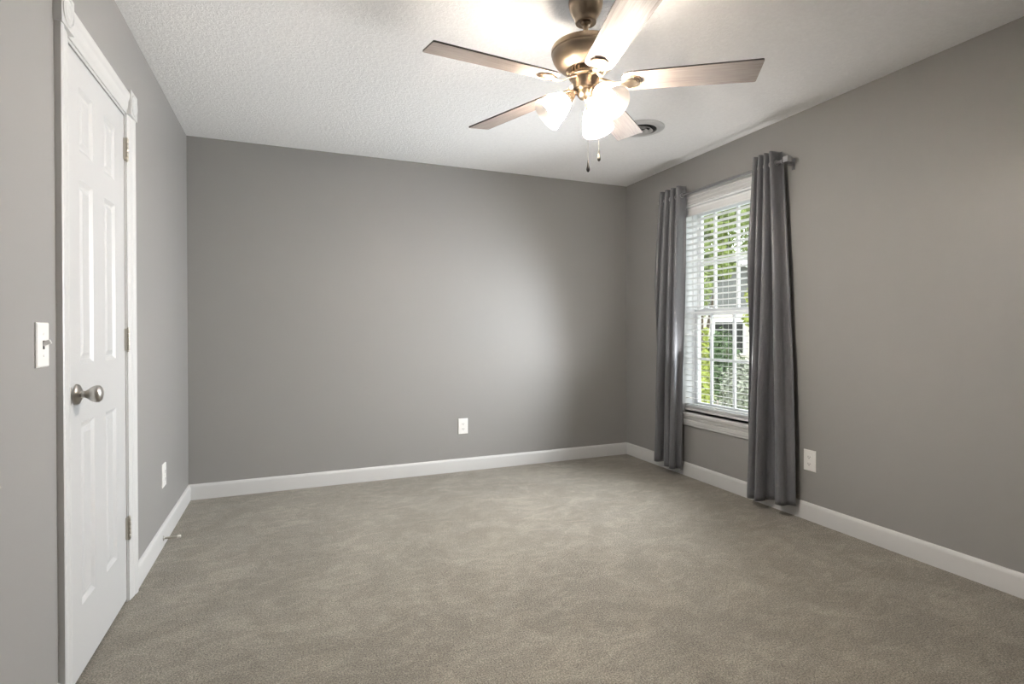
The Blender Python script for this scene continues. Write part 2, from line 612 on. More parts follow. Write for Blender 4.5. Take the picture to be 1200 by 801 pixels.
outlet((1.286, YB, 0.361), (0, -1, 0), 'white duplex outlet low on the far grey wall')
outlet((XR, 2.287, 0.355), (-1, 0, 0), 'white duplex outlet on the wall just right of the window curtain')
outlet((XL, 3.403, 0.358), (1, 0, 0), 'white outlet seen edge-on between the door and the far corner')

sw = tag(empty('light_switch', (XL, 1.866, 1.096)), 'white toggle light switch on the wall beside the door casing', 'light switch')
mt = frame_on((0, 0, 0), (1, 0, 0))
bm = nb(); plate_base(bm, mt, 0.079, 0.124)
screw(bm, mt, 0.03, 0); screw(bm, mt, -0.03, 0)
obj('cover_plate', bm, 'plate', sw)
bm = nb(); box(bm, (-0.0055, -0.012, 0.0055), (0.0055, 0.012, 0.0072), 0, mt)
obj('toggle_slot', bm, 'plate_dark', sw)['label'] = 'shadowed slot around the toggle'
bm = nb()
prism(bm, [(-0.0045, -0.006), (0.0045, -0.006), (0.0045, 0.006), (-0.0045, 0.006)], 0, 0.019, mt @ Matrix.Translation((0, 0.002, 0.005)) @ Matrix.Rotation(R(-24), 4, 'X'))
obj('toggle', bm, 'plate', sw, bevel=0.0012)

# door stop on the left baseboard
ds = tag(empty('door_stop', (XL + 0.014, 3.315, 0.045)), 'small brass-coloured door stop sticking out of the left baseboard', 'door stop')
mt = Matrix.Rotation(R(90), 4, 'Y')
bm = nb()
lathe(bm, [(0.013, 0), (0.013, 0.002), (0.008, 0.005), (0.0055, 0.008)], 20, mt)
obj('base_plate', bm, 'nickel', ds, True)
bm = nb()
lathe(bm, [(0.0058, 0.006), (0.0052, 0.03), (0.0056, 0.062), (0.007, 0.064)], 16, mt)
obj('rod', bm, 'brass', ds, True)
bm = nb()
lathe(bm, [(0.0075, 0.063), (0.0082, 0.066), (0.0082, 0.076), (0.006, 0.080)], 16, mt)
obj('rubber_tip', bm, 'rubber', ds, True)['label'] = 'white rubber tip'

# ------------------------------------------------------------------ window
win = struct(empty('window_1', (0, 0, 0)), 'white double hung window with divided lights behind the blind', 'window')
XO = XR + 0.19
bm = nb()
for (y0, y1) in ((WY0, WY0 + 0.014), (WY1 - 0.014, WY1)):
    box(bm, (XR, y0, WZ0), (XO, y1, WZ1))
    s = 1 if y0 == WY0 else -1
    ye = y1 if s > 0 else y0
    for xa, xb in ((XR + 0.105, XR + 0.118), (XR + 0.150, XR + 0.156)):
        box(bm, (xa, min(ye, ye + s * 0.009), WZ0), (xb, max(ye, ye + s * 0.009), WZ1))
box(bm, (XR, WY0 + 0.014, WZ1 - 0.014), (XO, WY1 - 0.014, WZ1))
box(bm, (XR + 0.10, WY0 + 0.014, WZ0), (XO, WY1 - 0.014, WZ0 + 0.016))
obj('window_frame', bm, 'vinyl', win, bevel=0.0015)

SY0, SY1 = WY0 + 0.016, WY1 - 0.016
MUN = (2.780, 3.009, 3.238)
def sash(name, x0, x1, z0, z1, top, bot, st=0.036):
    bm = nb()
    box(bm, (x0, SY0, z0), (x1, SY0 + st, z1))
    box(bm, (x0, SY1 - st, z0), (x1, SY1, z1))
    box(bm, (x0, SY0 + st, z0), (x1, SY1 - st, z0 + bot))
    box(bm, (x0, SY0 + st, z1 - top), (x1, SY1 - st, z1))
    o = obj(name, bm, 'vinyl', win, bevel=0.003)
    bm = nb()
    xm = (x0 + x1) / 2
    for y in MUN:
        box(bm, (xm - 0.009, y - 0.010, z0 + bot), (xm + 0.009, y + 0.010, z1 - top))
    zc = (z0 + bot + z1 - top) / 2
    box(bm, (xm - 0.0085, SY0 + st, zc - 0.010), (xm + 0.0085, SY1 - st, zc + 0.010))
    obj('muntin_grid', bm, 'vinyl', o)
    bm = nb()
    box(bm, (xm - 0.002, SY0 + st - 0.004, z0 + bot - 0.004), (xm + 0.002, SY1 - st + 0.004, z1 - top + 0.004))
    obj('pane', bm, 'glass', o)
    return o
lower = sash('lower_sash', XR + 0.120, XR + 0.149, WZ0 + 0.017, 1.292, 0.050, 0.050)
upper = sash('upper_sash', XR + 0.157, XR + 0.186, 1.246, WZ1 - 0.015, 0.045, 0.045)
for y in (2.75, 3.27):
    bm = nb()
    box(bm, (XR + 0.104, y - 0.03, 1.292), (XR + 0.149, y + 0.03, 1.299))
    lathe(bm, [(0.012, 1.299), (0.012, 1.306), (0.008, 1.309)], 16, Matrix.Translation((XR + 0.125, y, 0)))
    box(bm, (XR + 0.096, y - 0.008, 1.301), (XR + 0.125, y + 0.008, 1.307))
    obj('sash_lock', bm, 'vinyl', lower, bevel=0.001)
# stool with horns, stepped apron
bm = nb()
prism(bm, [(XR - 0.032, WY0 - 0.11), (XR, WY0 - 0.11), (XR, WY0), (XR + 0.10, WY0), (XR + 0.10, WY1), (XR, WY1), (XR, WY1 + 0.11), (XR - 0.032, WY1 + 0.11)], WZ0 - 0.026, WZ0)
obj('stool', bm, 'trim', win, bevel=0.006, bseg=3)
bm = nb()
AP = [(0, 0), (0.010, 0), (0.012, 0.006), (0.012, 0.016), (0.016, 0.020), (0.017, 0.042), (0.014, 0.047), (0.018, 0.052), (0.021, 0.066), (0.021, 0.076), (0, 0.076)]
sweep(bm, AP, [((XR, WY0 - 0.085, WZ0 - 0.102), (-1, 0, 0), (0, 0, 1)), ((XR, WY1 + 0.085, WZ0 - 0.102), (-1, 0, 0), (0, 0, 1))])
obj('apron', bm, 'trim', win)

tr2 = struct(empty('trim_2', (0, 0, 0)), 'white stepped casing around the window', 'window casing')
CP = [(0, 0), (0.010, 0), (0.013, 0.006), (0.013, 0.024), (0.016, 0.030), (0.016, 0.052), (0.020, 0.058), (0.022, 0.070), (0.022, 0.082), (0, 0.085)]
bm = nb()
sweep(bm, CP, [((XR, WY1, WZ0), (-1, 0, 0), (0, 1, 0)), ((XR, WY1, WZ1), (-1, 0, 0), (0, 1, 1)), ((XR, WY0, WZ1), (-1, 0, 0), (0, -1, 1)), ((XR, WY0, WZ0), (-1, 0, 0), (0, -1, 0))])
obj('casing', bm, 'trim', tr2)

# ------------------------------------------------------------------ blind
bl = tag(empty('window_blind', (XR + 0.06, (WY0 + WY1) / 2, WZ0)), 'white slatted window blind lowered with open slats', 'blind')
bl.location = (0, 0, 0)
BY0, BY1 = WY0 + 0.018, WY1 - 0.018
XB = XR + 0.052
bm = nb()
box(bm, (XB - 0.024, BY0, WZ1 - 0.060), (XB + 0.030, BY1, WZ1 - 0.016))
obj('headrail', bm, 'slat', bl)
bm = nb()
VP = [(0, 0), (0.006, 0.002), (0.008, 0.010), (0.005, 0.016), (0.005, 0.050), (0.008, 0.056), (0.006, 0.064), (0, 0.066)]
sweep(bm, VP, [((XB - 0.030, BY0 - 0.002, WZ1 - 0.082), (-1, 0, 0), (0, 0, 1)), ((XB - 0.030, BY1 + 0.002, WZ1 - 0.082), (-1, 0, 0), (0, 0, 1))])
obj('valance', bm, 'slat', bl)
bm = nb()
tilt = R(5.0)
nsl = 33
for i in range(nsl):
    z = 0.556 + i * 0.0443
    if z > WZ1 - 0.070:
        break
    # slightly crowned slat
    P = []
    for k in range(5):
        u = -0.025 + 0.05 * k / 4
        P.append((u * cos(tilt), -u * sin(tilt) + 0.0016 * (1 - (u / 0.025) ** 2)))
    prof = [(a, c) for a, c in P] + [(a, c - 0.0022) for a, c in P[::-1]]
    sweep(bm, prof, [((XB, BY0, z), (1, 0, 0), (0, 0, 1)), ((XB, BY1, z), (1, 0, 0), (0, 0, 1))])
obj('slats', bm, 'slat', bl)
bm = nb()
box(bm, (XB - 0.025, BY0, 0.505), (XB + 0.025, BY1, 0.521))
for i in range(3):
    box(bm, (XB - 0.025, BY0, 0.5235 + i * 0.0062), (XB + 0.025, BY1, 0.5265 + i * 0.0062))
obj('bottom_rail', bm, 'slat', bl, bevel=0.001)
bm = nb()
for y in (2.70, 3.01, 3.32):
    for dx in (-0.026, 0.026):
        tube(bm, [(XB + dx, y, 0.512), (XB + dx, y, WZ1 - 0.065)], 0.0009, 5)
obj('ladder_cords', bm, 'cord', bl)
bm = nb()
for dy in (0, 0.006):
    tube(bm, [(XB - 0.042, 2.715 + dy, 1.955), (XB - 0.041, 2.715 + dy, WZ1 - 0.085)], 0.0011, 6)
lc = obj('lift_cord', bm, 'cord', bl)
bm = nb()
lathe(bm, [(0.004, 1.965), (0.006, 1.958), (0.010, 1.925), (0.0105, 1.918), (0.006, 1.914)], 14, Matrix.Translation((XB - 0.042, 2.718, 0)))
obj('tassel', bm, 'tassel', lc, True)['label'] = 'grey cord tassel'

# ------------------------------------------------------------------ curtains and rod
ROD_X, ROD_Z = XR - 0.090, 2.150
rod = tag(empty('curtain_rod', (0, 0, 0)), 'pewter curtain rod with square finial across the window top', 'curtain rod')
bm = nb()
tube(bm, [(ROD_X, 2.385, ROD_Z), (ROD_X, 3.05, ROD_Z)], 0.0105, 18)
tube(bm, [(ROD_X, 3.00, ROD_Z), (ROD_X, 3.575, ROD_Z)], 0.0085, 18)
obj('rod', bm, 'rod', rod, True)
bm = nb()
box(bm, (ROD_X - 0.018, 2.350, ROD_Z - 0.018), (ROD_X + 0.018, 2.386, ROD_Z + 0.018))
obj('finial', bm, 'steel', rod, bevel=0.004)
bm = nb()
box(bm, (ROD_X - 0.012, 3.573, ROD_Z - 0.012), (ROD_X + 0.012, 3.585, ROD_Z + 0.012))
obj('finial', bm, 'steel', rod, bevel=0.003)
for y in (2.398, 3.560):
    bm = nb()
    box(bm, (ROD_X - 0.004, y - 0.006, ROD_Z - 0.017), (XR - 0.003, y + 0.006, ROD_Z - 0.009))
    box(bm, (XR - 0.004, y - 0.012, ROD_Z - 0.045), (XR, y + 0.012, ROD_Z + 0.022))
    box(bm, (ROD_X - 0.016, y - 0.006, ROD_Z - 0.017), (ROD_X - 0.011, y + 0.006, ROD_Z + 0.006))
    obj('bracket', bm, 'rod', rod, bevel=0.001)

def curtain(name, label, yt0, yt1, yb0, yb1, n, seed, top=2.222, bot=0.066, phase=0.0, hem_var=0.012, nb_=3.0):
    rnd = random.Random(seed)
    nu, nv = 200, 70
    t = tag(empty(name, ((ROD_X), (yb0 + yb1) / 2, 0)), label, 'curtain', 'grey grommet curtains')
    t.location = (0, 0, 0)
    amps = [rnd.uniform(0.75, 1.1) for _ in range(2 * n + 2)]
    offs = [rnd.uniform(-0.12, 0.12) for _ in range(2 * n + 2)]
    bm = nb()
    g = []
    for j in range(nv + 1):
        v = j / nv                       # 0 top .. 1 bottom
        z = top + (bot - top) * v
        row = []
        f = v ** 0.8
        for i in range(nu + 1):
            u = i / nu
            y0 = yt0 + (yb0 - yt0) * f
            y1 = yt1 + (yb1 - yt1) * f
            g_u = u + 0.07 * sin(2 * pi * u + seed) + 0.035 * sin(4 * pi * u + 2 * seed)
            f2 = v ** 0.7
            ph = 2 * pi * (n * u * (1 - f2) + nb_ * g_u * f2) + phase
            k = min(int(u * 2 * n), 2 * n - 1)
            amp = 0.041 + (0.002 + 0.010 * sin(2.2 * pi * u + 2 * seed)) * f2
            s1 = sin(ph)
            x = ROD_X - 0.006 * v + amp * (s1 - 0.16 * sin(3 * ph) * f2)
            x += 0.0040 * sin(2.7 * ph + 5 * v + seed) * f2 + 0.0025 * sin(17 * u + 9 * v + seed) * v
            y = y0 + (y1 - y0) * u - (0.0040 + 0.0085 * v) * sin(2 * ph) + 0.007 * sin(4 * v + 3 * u + seed) * v
            zz = z + (hem_var * sin(3.0 * u + seed) * v ** 6)
            x = min(x, XR - 0.046 if 0.35 < zz < 0.56 else XR - 0.03)
            row.append(bm.verts.new((x, y, zz)))
        g.append(row)
    for j in range(nv):
        for i in range(nu):
            bm.faces.new((g[j][i], g[j][i + 1], g[j + 1][i + 1], g[j + 1][i]))
    o = obj('curtain_panel', bm, 'curtain', t, True, angle=180)
    md = o.modifiers.new('cloth', 'SOLIDIFY')
    md.thickness = 0.0016
    md.offset = 0
    # stitched hem band at the foot
    # metal grommet rings where the rod threads the folds
    vr = (top - ROD_Z) / (top - bot)
    fr = vr ** 0.8
    for k in range(2 * n):
        u = (k * pi - phase) / (2 * pi * n)
        if not 0.01 < u < 0.99:
            continue
        ya = yt0 + (yb0 - yt0) * fr
        yb_ = yt1 + (yb1 - yt1) * fr
        y = ya + (yb_ - ya) * u
        bm = nb()
        bmesh.ops.create_circle(bm, segments=4, radius=0.0001)
        bm.clear()
        ring = []
        for a in range(28):
            A = 2 * pi * a / 28
            c = []
            for q in range(8):
                Q = 2 * pi * q / 8
                r = 0.0150 + 0.0032 * cos(Q)
                c.append(bm.verts.new((ROD_X + r * cos(A), y + 0.0028 * sin(Q), ROD_Z + r * sin(A))))
            ring.append(c)
        for a in range(28):
            b_ = (a + 1) % 28
            for q in range(8):
                s = (q + 1) % 8
                bm.faces.new((ring[a][q], ring[a][s], ring[b_][s], ring[b_][q]))
        obj('grommet', bm, 'steel', t, True, angle=180)['label'] = 'steel grommet'
    return t
curtain('curtain', 'charcoal curtain on the near right side of the window, next to the outlet', 2.435, 2.598, 2.335, 2.680, 4, 2, phase=0.9)
curtain('curtain', 'charcoal curtain on the far left side of the window, catching daylight', 3.292, 3.552, 3.345, 3.640, 4, 5, phase=2.2)

# ------------------------------------------------------------------ ceiling vent
vt = tag(empty('ceiling_vent', (2.115, 2.93, H)), 'round white ceiling vent with dark concentric openings beyond the fan', 'vent')
bm = nb()
lathe(bm, [(0.150, 0.0), (0.150, -0.003), (0.135, -0.009), (0.105, -0.014), (0.100, -0.012), (0.100, 0.0)], 56, cap0=False, cap1=False)
obj('flange', bm, 'trim', vt, True)
bm = nb(); lathe(bm, [(0.100, -0.0010), (0.100, -0.0020)], 48)
obj('duct', bm, 'gap', vt)['label'] = 'dark duct opening'
for r in (0.070, 0.042):
    bm = nb()
    lathe(bm, [(r - 0.012, -0.004), (r - 0.006, -0.012), (r + 0.004, -0.021), (r + 0.006, -0.020), (r - 0.003, -0.010), (r - 0.009, -0.004)], 48, cap0=False, cap1=False)
    obj('louver_ring', bm, 'trim', vt, True)
bm = nb(); lathe(bm, [(0.004, -0.002), (0.004, -0.018), (0.014, -0.022), (0.012, -0.026), (0.002, -0.027)], 24)
obj('centre_cap', bm, 'trim', vt, True)

# ------------------------------------------------------------------ ceiling fan
fan = tag(empty('ceiling_fan', (FAN[0], FAN[1], H)), 'bronze five blade ceiling fan with three lit frosted glass shades', 'ceiling fan')
Z = lambda z: z - H
bm = nb()
lathe(bm, [(0.066, Z(2.4395)), (0.068, Z(2.430)), (0.067, Z(2.415)), (0.062, Z(2.395)), (0.050, Z(2.372)), (0.042, Z(2.362)), (0.0425, Z(2.352)), (0.040, Z(2.346)), (0.030, Z(2.345)), (0.020, Z(2.352))], 44)
obj('canopy', bm, 'bronze', fan, True, angle=50)
bm = nb()
lathe(bm, [(0.0105, Z(2.355)), (0.0105, Z(2.262))], 24)
lathe(bm, [(0.0165, Z(2.275)), (0.0185, Z(2.268)), (0.020, Z(2.252)), (0.024, Z(2.249))], 28)
lathe(bm, [(0.019, Z(2.353)), (0.022, Z(2.346)), (0.018, Z(2.338)), (0.0105, Z(2.335))], 28)
obj('downrod', bm, 'bronze', fan, True, angle=50)
bm = nb()
lathe(bm, [(0.020, Z(2.258)), (0.070, Z(2.256)), (0.125, Z(2.250)), (0.1345, Z(2.246)), (0.1370, Z(2.241)), (0.1370, Z(2.227)), (0.1335, Z(2.223)),
           (0.1345, Z(2.217)), (0.1300, Z(2.203)), (0.1190, Z(2.186)), (0.1020, Z(2.170)), (0.0830, Z(2.160)), (0.0800, Z(2.156)), (0.0740, Z(2.156)), (0.0720, Z(2.164)), (0.04, Z(2.166))], 64)
obj('motor_housing', bm, 'bronze', fan, True, angle=40)
bm = nb()
lathe(bm, [(0.055, Z(2.170)), (0.055, Z(2.130))], 40)
for i in range(20):
    a = 2 * pi * i / 20
    box(bm, (0.054, -0.004, Z(2.165)), (0.0605, 0.004, Z(2.136)), 0, Matrix.Rotation(a, 4, 'Z'))
lathe(bm, [(0.064, Z(2.142)), (0.066, Z(2.138)), (0.066, Z(2.130)), (0.060, Z(2.126))], 40)
obj('rotor', bm, 'bronze', fan, True, angle=40)
bm = nb()
lathe(bm, [(0.052, Z(2.128)), (0.0535, Z(2.122)), (0.0520, Z(2.118)), (0.0500, Z(2.090)), (0.0480, Z(2.084)), (0.038, Z(2.080)), (0.034, Z(2.076))], 44)
obj('switch_housing', bm, 'bronze', fan, True, angle=40)
bm = nb()
lathe(bm, [(0.0355, Z(2.080)), (0.0365, Z(2.074)), (0.034, Z(2.062)), (0.027, Z(2.052)), (0.016, Z(2.047)), (0.007, Z(2.0455)), (0.0065, Z(2.040)), (0.004, Z(2.036))], 36)
obj('light_kit_cap', bm, 'bronze', fan, True, angle=40)

BZ = 2.107
TH0 = -32.0
def blade_mesh():
    bm = nb()
    x0, x1 = 0.138, 0.650
    poly = []
    h0, h1 = 0.0545, 0.0645
    # rounded root
    for i in range(9):
        a = pi / 2 + (pi / 2) * i / 8
        poly.append((x0 + 0.040 + 0.040 * cos(a), h0 - 0.030 + 0.030 * sin(a)))
    for i in range(9):
        a = pi + (pi / 2) * i / 8
        poly.append((x0 + 0.040 + 0.040 * cos(a), -(h0 - 0.030) + 0.030 * sin(a)))
    for i in range(4):
        a = -pi / 2 + (pi / 2) * i / 3
        poly.append((x1 - 0.006 + 0.006 * cos(a), -h1 + 0.006 + 0.006 * sin(a)))
    for i in range(4):
        a = (pi / 2) * i / 3
        poly.append((x1 - 0.006 + 0.006 * cos(a), h1 - 0.006 + 0.006 * sin(a)))
    prism(bm, poly, 0.0, 0.0062, mi=0, mside=1)
    return bm
def iron_mesh():
    bm = nb()
    # curved neck from the rotor
    pts = []
    for i in range(11):
        s = i / 10
        x = 0.052 + 0.100 * s
        z = 0.0215 - 0.030 * sin(pi * min(1, s * 1.15) / 2) ** 1.5
        pts.append((x, 0.0, z))
    rings = []
    for i, (x, y, z) in enumerate(pts):
        s = i / 10
        hw = 0.012 - 0.004 * sin(pi * s) + 0.006 * s ** 3
        th = 0.0042
        rings.append([bm.verts.new((x, yy, zz)) for yy, zz in ((-hw, z - th * 0.4), (-hw * 0.5, z - th), (hw * 0.5, z - th), (hw, z - th * 0.4), (hw, z + th * 0.4), (-hw, z + th * 0.4))])
    for a, b_ in zip(rings, rings[1:]):
        for k in range(6):
            l = (k + 1) % 6
            bm.faces.new((a[k], a[l], b_[l], b_[k]))
    bm.faces.new(rings[0][::-1])
    bm.faces.new(rings[-1])
    # paddle: tear-drop body, then two curved bands with open slots between
    rot = Matrix.Identity(4)
    cx = 0.178
    body = [(0.140, -0.010)]
    for i in range(17):
        a = -R(100) + R(200) * i / 16
        body.append((cx + 0.0225 * cos(a), 0.0225 * sin(a)))
    body.append((0.140, 0.010))
    prism(bm, body, -0.0095, -0.0005)
    for r0, r1 in ((0.0260, 0.0310), (0.0345, 0.0395)):
        inner = [(cx - 0.002 + r0 * cos(a), r0 * sin(a) * 0.92) for a in [-R(82) + R(164) * i / 20 for i in range(21)]]
        outer = [(cx - 0.002 + r1 * cos(a), r1 * sin(a) * 0.92) for a in [R(82) - R(164) * i / 20 for i in range(21)]]
        prism(bm, inner + outer, -0.0085, -0.0005)
    for s in (-1, 1):
        arm = [(0.150, s * 0.0085), (0.172, s * 0.020), (cx + 0.004, s * 0.0225), (cx + 0.004, s * 0.0362), (0.170, s * 0.034), (0.150, s * 0.016)]
        prism(bm, arm if s > 0 else arm[::-1], -0.0090, -0.0005)
    return bm
blade0 = iron0 = None
for k in range(5):
    a = R(TH0 + 72 * k)
    mtx = Matrix.Rotation(a, 4, 'Z') @ Matrix.Rotation(R(-10.9), 4, 'X')
    if k == 0:
        blade0 = obj('blade', blade_mesh(), ['blade', 'blade_edge'], fan)
        iron0 = obj('blade_iron', iron_mesh(), 'bronze', fan, bevel=0.0012)
        b_, i_ = blade0, iron0
    else:
        b_, i_ = child_copy(blade0, fan), child_copy(iron0, fan)
    b_.matrix_local = Matrix.Translation((0, 0, Z(BZ - 0.003))) @ mtx
    i_.matrix_local = Matrix.Translation((0, 0, Z(BZ - 0.003))) @ mtx

# light kit: arm, fluted fitter, glass shade and bulb, three times
def kit(az):
    a = R(az)
    rd = Vector((cos(a), sin(a), 0))
    s0 = rd * 0.068 + Vector((0, 0, Z(2.058)))       # neck of the shade
    s1 = rd * 0.160 + Vector((0, 0, Z(1.975)))       # middle of the rim
    ax = (s1 - s0).normalized()
    L = (s1 - s0).length
    q = ax.to_track_quat('Z', 'Y').to_matrix().to_4x4()
    mt = Matrix.Translation(s0) @ q
    bm = nb()
    tube(bm, [rd * 0.022 + Vector((0, 0, Z(2.066))), rd * 0.040 + Vector((0, 0, Z(2.073))), s0 - ax * 0.026, s0 - ax * 0.014], [0.009, 0.0095, 0.010, 0.012], 14)
    arm = obj('light_arm', bm, 'bronze', fan, True)
    bm = nb()
    lathe(bm, [(0.010, -0.022), (0.0150, -0.020), (0.0185, -0.012), (0.0255, 0.010), (0.0300, 0.016), (0.0300, 0.020), (0.0275, 0.021)], 32, mt)
    for i in range(10):
        b0 = 2 * pi * i / 10
        m2 = mt @ Matrix.Rotation(b0, 4, 'Z')
        tube(bm, [m2 @ Vector((0.0160, 0, -0.019)), m2 @ Vector((0.0198, 0, -0.010)), m2 @ Vector((0.0275, 0, 0.012))], 0.0022, 6)
    obj('fitter', bm, 'bronze', arm, True, angle=50)
    bm = nb()
    prof = [(0.0250, 0.006), (0.0262, 0.012), (0.033, 0.022), (0.0425, 0.040), (0.0500, 0.062), (0.0550, 0.085), (0.0595, 0.106), (0.0645, L - 0.004), (0.0655, L)]
    lathe(bm, prof, 48, mt, cap0=False, cap1=False)
    o = obj('lamp_shade', bm, 'shade', arm, True, angle=180)
    o['label'] = 'lit frosted glass shade'
    bm = nb()
    lathe(bm, [(0.010, 0.012), (0.0125, 0.030), (0.020, 0.046), (0.0270, 0.062), (0.0285, 0.074), (0.026, 0.088), (0.018, 0.098), (0.008, 0.1025), (0.002, 0.1035)], 28, mt)
    bo = obj('bulb', bm, 'bulb', o, True, angle=180)
    bo['label'] = 'glowing bulb'
    return o
for az in (41, 161, 281):
    kit(az)

def chain(dx, dy, z0, z1, px):
    bm = nb()
    nbd = int((z0 - z1) / 0.0042)
    tube(bm, [(dx, dy, Z(z0)), (dx, dy, Z(z1))], 0.0006, 5)
    for i in range(nbd):
        z = z0 - i * 0.0042
        lathe(bm, [(0.0004, Z(z + 0.0015)), (0.0013, Z(z + 0.0008)), (0.0013, Z(z - 0.0008)), (0.0004, Z(z - 0.0015))], 6, Matrix.Translation((dx, dy, 0)))
    c = obj('pull_chain', bm, 'nickel', fan, True)
    bm = nb()
    lathe(bm, [(0.0014, Z(z1 + 0.003)), (0.0022, Z(z1 - 0.004)), (0.0035, Z(z1 - 0.016)), (0.0062, Z(z1 - 0.029)), (0.0068, Z(z1 - 0.035)), (0.0050, Z(z1 - 0.041)), (0.0015, Z(z1 - 0.044))], 16, Matrix.Translation((dx, dy, 0)))
    obj('pull_pendant', bm, 'pendant', c, True)['label'] = 'dark metal teardrop pendant'
# chains hang from the rim of the switch housing
chain(-0.018, -0.046, 2.092, 1.788, 0)
chain(0.048, -0.018, 2.092, 1.845, 0)

# ------------------------------------------------------------------ outdoors
GZ = -0.65
bm = nb()
box(bm, (-40, -40, GZ - 0.2), (60, 60, GZ))
struct(obj('ground', bm, 'grass'), 'green lawn outside the window', 'lawn')

bm = nb()
box(bm, (XO + 0.02, -9.0, GZ - 0.1), (8.0, 6.6, GZ + 0.04))  # unseen slab, added to reflect sky light up onto the ceiling
struct(obj('bounce_slab', bm, 'concrete'), 'added unseen pale concrete slab bouncing daylight up through the window', 'bounce_slab')

def crown(bm, rnd, blobs, nleaf, size):
    tot = sum(b_[3] ** 2 for b_ in blobs)
    for (cx, cy, cz, r, sx, sz) in blobs:
        for _ in range(int(nleaf * r * r / tot)):
            d = Vector((rnd.gauss(0, 1), rnd.gauss(0, 1), rnd.gauss(0, 1))).normalized()
            rr = r * (0.55 + 0.5 * rnd.random())
            p = Vector((cx + d.x * rr * sx, cy + d.y * rr * sx, cz + d.z * rr * sz))
            nrm = (d + Vector((rnd.uniform(-.7, .7), rnd.uniform(-.7, .7), rnd.uniform(-.3, .9)))).normalized()
            u = nrm.orthogonal().normalized()
            u.rotate(Matrix.Rotation(rnd.uniform(0, 6.28), 3, nrm))
            v = nrm.cross(u)
            s = size * rnd.uniform(0.6, 1.3)
            q = [bm.verts.new(p + u * s), bm.verts.new(p + v * s * 0.45 + nrm * s * 0.12), bm.verts.new(p - u * s * 0.9), bm.verts.new(p - v * s * 0.45 + nrm * s * 0.12)]
            bm.faces.new(q)

def leaf_obj(bm, mm, parent):
    me = bpy.data.meshes.new('foliage')
    bm.to_mesh(me)
    bm.free()
    me.materials.append(M[mm])
    o = bpy.data.objects.new('foliage', me)
    COL.objects.link(o)
    o.parent = parent
    return o

def tree(x, y, h, r, mm, label, seed, trunk_h=None, nleaf=3500, size=0.11, group='backyard trees'):
    rnd = random.Random(seed)
    t = tag(empty('tree', (x, y, GZ)), label, 'tree', group)
    th = trunk_h or h * 0.35
    bm = nb()
    tube(bm, [(0, 0, -0.05), (0.04, 0.02, th * 0.5), (0, 0.03, th), (0.05, 0, h * 0.7)], [0.05 * r + 0.07, 0.04 * r + 0.05, 0.03 * r + 0.04, 0.03], 10)
    for i in range(5):
        a = i * 1.3 + rnd.random()
        tube(bm, [(0, 0.02, th * 0.9), (0.4 * r * cos(a), 0.4 * r * sin(a), th + (h - th) * 0.35), (0.7 * r * cos(a), 0.7 * r * sin(a), th + (h - th) * 0.55)], [0.05, 0.035, 0.015], 7)
    obj('trunk', bm, 'bark', t, True)
    blobs = []
    for i in range(9):
        a = rnd.uniform(0, 6.28)
        f = rnd.random()
        rr = r * (0.62 - 0.30 * f)
        blobs.append((rr * cos(a), rr * sin(a), th + (h - th) * (0.15 + 0.75 * f), r * rnd.uniform(0.45, 0.65), 1.0, 0.85))
    bm = nb()
    crown(bm, rnd, blobs, nleaf, size)
    leaf_obj(bm, mm, t)

def conifer(x, y, h, r, mm, label, seed, nleaf=2600, size=0.055):
    rnd = random.Random(seed)
    t = tag(empty('columnar_shrub', (x, y, GZ)), label, 'shrub')
    bm = nb(); tube(bm, [(0, 0, -0.03), (0, 0, h * 0.6)], [0.04, 0.015], 8)
    obj('stem', bm, 'bark', t, True)
    bm = nb()
    blobs = [(0, 0, h * (0.06 + 0.92 * i / 13), max(0.05, r * (1.0 - 0.9 * (i / 13) ** 1.6) * (0.8 if i == 0 else 1)), 1.0, 1.0) for i in range(14)]
    crown(bm, rnd, blobs, nleaf, size)
    leaf_obj(bm, mm, t)

def bush(x, y, h, r, mm, label, seed, nleaf=2200, size=0.06):
    rnd = random.Random(seed)
    t = tag(empty('bush', (x, y, GZ)), label, 'bush')
    bm = nb()
    for i in range(6):
        a = i * 1.05
        tube(bm, [(0, 0, -0.03), (0.3 * r * cos(a), 0.3 * r * sin(a), h * 0.35), (0.6 * r * cos(a), 0.6 * r * sin(a), h * 0.7)], [0.02, 0.014, 0.006], 6)
    obj('stem', bm, 'bark', t, True)
    bm = nb()
    blobs = [(rnd.uniform(-.5, .5) * r, rnd.uniform(-.5, .5) * r, h * rnd.uniform(0.3, 0.72), r * rnd.uniform(0.4, 0.6), 1.0, 0.9 * h / (2 * r) + 0.3) for _ in range(7)]
    crown(bm, rnd, blobs, nleaf, size)
    leaf_obj(bm, mm, t)

conifer(6.70, 7.42, 1.80, 0.15, 'leaf_yellow', 'yellow green columnar shrub low at the left edge of the window view', 11)
bush(7.95, 7.75, 1.45, 0.42, 'leaf_grey', 'pale grey green bush low in the right half of the window view', 12, 3000)
bush(8.9, 9.3, 1.95, 0.50, 'leaf_dark', 'dark green rounded bush in the middle of the lower sash', 13, 3600, 0.05)
tree(9.55, 8.75, 2.75, 0.50, 'leaf_yellow', 'bright green young tree at the right of the lower sash', 14, 0.6, 3600, 0.06)
tree(9.87, 11.08, 5.5, 0.9, 'leaf_mid', 'slender green tree at the left, in front of the neighbouring house', 15, 1.0, 6500, 0.08)
tree(25.6, 24.7, 11.6, 2.4, 'leaf_mid', 'tall broad tree rising behind the grey gable roof', 16, 2.4, 7000, 0.15)
tree(20.0, 23.3, 10.0, 2.1, 'leaf_mid', 'tall tree far back at the left of the neighbouring house', 17, 1.4, 6000, 0.14)

